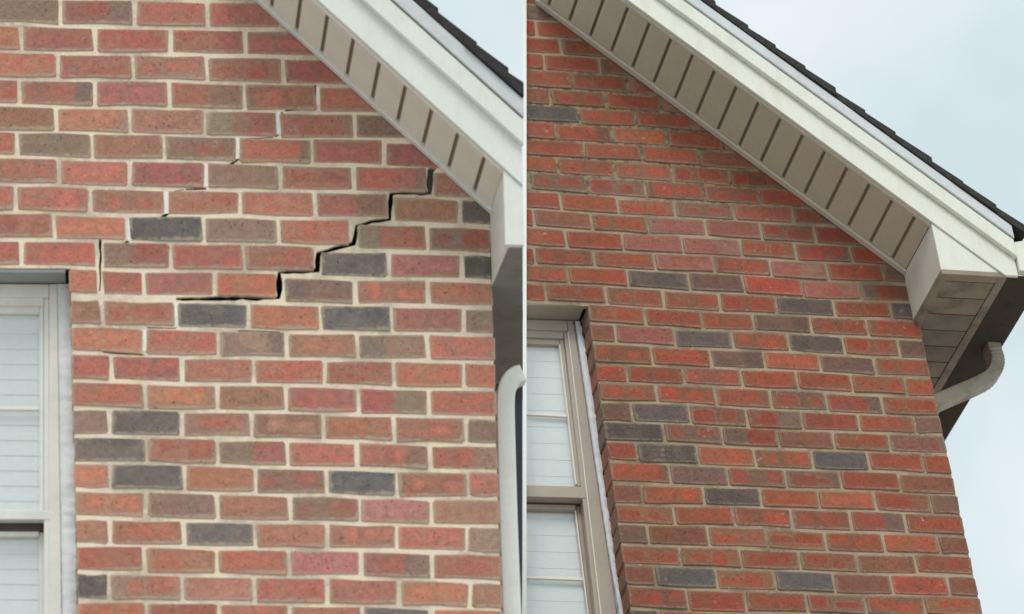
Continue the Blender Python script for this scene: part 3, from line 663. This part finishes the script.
window(HR_, 'window', xl, {
  'head': [(xl, 329), (568, 330.5), (567, 320.5), (xl, 319)], 'slope': 0.03, 'tilt': 0.0007,
  'lintel': [(xl, 304.6), (584.6, 306.4), (584.0, 303.2), (xl, 301.2)],
  'parts': [('casing', [(610, 690), (628, 690), (573.2, 320.5), (567.3, 320.5)], -0.088, -0.13, 'frame'),
            ('stop', [(604.0, 690), (609.0, 690), (567.6, 331), (563.6, 331)], -0.098, -0.13, 'frame'),
            ('bead_strip', [(609.2, 690), (610.6, 690), (568.8, 331), (567.8, 331)], -0.086, -0.10, 'bead'),
            ('head_stop', [(xl, 336.8), (563.8, 338.2), (563.4, 331.2), (xl, 329.6)], -0.096, -0.13, 'frame'),
            ('upper_sash_rail', [(xl, 343.6), (559.8, 345), (559.4, 338.4), (xl, 337)], -0.106, -0.13, 'frame'),
            ('upper_sash_stile', [(577.0, 486), (581.2, 486), (563.4, 339), (559.6, 339)], -0.106, -0.13, 'frame'),
            ('upper_bead', [(575.6, 484), (577.0, 484), (560.4, 344), (559.0, 344)], -0.104, -0.118, 'bead'),
            ('meeting_rail', [(xl, 496.4), (588.5, 498.2), (586.8, 486.6), (xl, 485)], -0.096, -0.134, 'frame'),
            ('muntin', [(xl, 414.6), (567.0, 417.0), (566.8, 414.4), (xl, 412.2)], -0.108, -0.118, 'bead'),
            ('rail_shade', [(xl, 504.6), (588, 506), (586.5, 494), (xl, 492.5)], -0.135, -0.16, 'strip'), ('lower_sash_rail', [(xl, 508.5), (576, 509.5), (575.6, 504.8), (xl, 504)], -0.134, -0.16, 'frame'),  # thinner dark strip, again painted shade under the rail
            ('lower_sash_stile', [(598.8, 690), (609, 690), (586.0, 505), (576.1, 505)], -0.140, -0.16, 'frame'),
            ('lower_bead', [(597.2, 690), (598.8, 690), (576.2, 509.5), (574.6, 509.5)], -0.138, -0.15, 'bead'),
            ('lower_muntin', [(xl, 578.2), (584.0, 580.4), (583.8, 577.6), (xl, 575.6)], -0.140, -0.15, 'bead')],
  'panes': [([(xl, 487), (577.5, 488), (560, 344), (xl, 342.5)], -0.114), ([(xl, 690), (598.5, 690), (576, 508.5), (xl, 507.5)], -0.148)],
  'blind': [(xl + .6, 560, 344, 577, 486, 326, 488, -0.126, 16.4), (xl + .6, 577, 508, 598, 690, 500, 690, -0.160, 16.4)],
  'caulk': [(577.4, 321, 6), (582, 350, 6.5), (588.0, 385, 8), (596, 447, 7), (605.2, 511, 6.5), (613, 565, 5.5), (621.5, 614, 5), (631, 690, 5)],
  }, {'frame': M['frame_r'], 'lintel': M['lintel_r'], 'bead': M['bead'], 'strip': M['strip']}, 'taupe framed double-hung window with white blinds')
px_prism(HR_, 'shade_backing', [(526.5, -10), (526.5, 680), (960, 680), (900, 300), (560, 40)], -0.24, -0.26, M['dark'], HR_.root, 0, True)
# eave underside with cross boards and vents
vb = 0.6735
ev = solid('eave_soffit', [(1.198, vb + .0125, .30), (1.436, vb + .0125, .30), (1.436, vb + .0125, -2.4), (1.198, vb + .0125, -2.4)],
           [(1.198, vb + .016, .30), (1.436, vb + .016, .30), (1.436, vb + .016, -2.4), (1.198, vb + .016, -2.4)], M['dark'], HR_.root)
def ch(o, p): o.location = Vector(o.location) - Vector(p.location); return o
n = 0.262; i = 0
while n > -1.6:
    hh = 0.099
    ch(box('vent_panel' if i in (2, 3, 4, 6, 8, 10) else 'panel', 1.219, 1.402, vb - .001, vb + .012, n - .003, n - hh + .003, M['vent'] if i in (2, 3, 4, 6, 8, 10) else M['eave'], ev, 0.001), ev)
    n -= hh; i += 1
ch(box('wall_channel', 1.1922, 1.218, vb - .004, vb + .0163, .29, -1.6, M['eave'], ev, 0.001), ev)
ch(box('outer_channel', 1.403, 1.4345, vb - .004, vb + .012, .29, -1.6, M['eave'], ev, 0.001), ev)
ch(box('front_channel', 1.1925, 1.4345, vb - .002, vb + .0163, .3038, .264, M['groove'], ev, 0.001), ev)
# gutter: hollow trough along the eave, with an end cap
prof = [(1.438, .815), (1.438, .680), (1.574, .680), (1.594, .712), (1.602, .745), (1.630, .785), (1.630, .815), (1.622, .815), (1.622, .790), (1.594, .752), (1.586, .718), (1.570, .687), (1.445, .687), (1.445, .815)]
gu = prism('gutter', prof, 0.296, -2.4, M['gutter'], HR_.root)
cap = [(1.478, .690), (1.522, .682), (1.550, .715), (1.560, .745), (1.600, .785), (1.600, .842), (1.478, .812)]
ch(prism('end_cap', cap, 0.325, 0.297, M['white_r'], gu, 0.0015), gu)
# downspout elbow
o = FR.onv(990, 345, vb); n_p = o[2] - 0.02
pts = [FR.at(x, y, n_p) for x, y in ((990, 338), (992, 349), (995.5, 361), (994.5, 370), (988.5, 379), (974, 387), (952, 396.5), (930, 406), (905, 417))]
tube(HR_, 'downspout', smooth(pts, 7), 0.051, 0.060, M['spout_r'], HR_.root, (8, 32), 0.035)

# ------------------------------------------------------------------ unseen bodies of the houses, added divider, pale bounce ground
for h, u0, u1, vt, F in ((HL, FL.at(-130, 614)[0], 0.556, FL.at(300, 722)[1], FL), (HR_, 0.0, 1.215, -0.93, FR)):
    box('lower_wall', u0, u1, h.foot - 0.6, vt, -0.002, -0.2, M['bond'], h.root)
for h, uc, top in ((HL, .5425, .24), (HR_, 1.205, .66)):
    box('side_wall', uc - .09, uc, h.foot - 0.6, top, -.065, -3.4, M['bond'], h.root)

# white divider line between the two views, added as a slim upright
pv = []
for y in (-75, 700):
    for x, k in ((522.7, 0), (526.5, 0), (526.5, .14), (522.7, .14)):
        P = FR.P0 * 0; r = ray(x, y); tt = ((FR.P0 + .035 * FR.N) @ FR.N) / (r @ FR.N); pv.append(tuple(world(r * (tt + k))))
me, c = mesh('divider', pv, [(0, 1, 2, 3), (7, 6, 5, 4), (0, 4, 5, 1), (1, 5, 6, 2), (2, 6, 7, 3), (3, 7, 4, 0)])
tag(link('divider', me, M['divider'], None, c), 'added white vertical divider line between the two brick gables', 'divider')
g = 600.0
me, c = mesh('ground', [(-g, -g, 0), (g, -g, 0), (g, g, 0), (-g, g, 0)], [(0, 1, 2, 3)])
tag(link('ground', me, M['ground'], None, c), 'unseen ground made pale to bounce light onto the brick houses', None, None, 'structure')
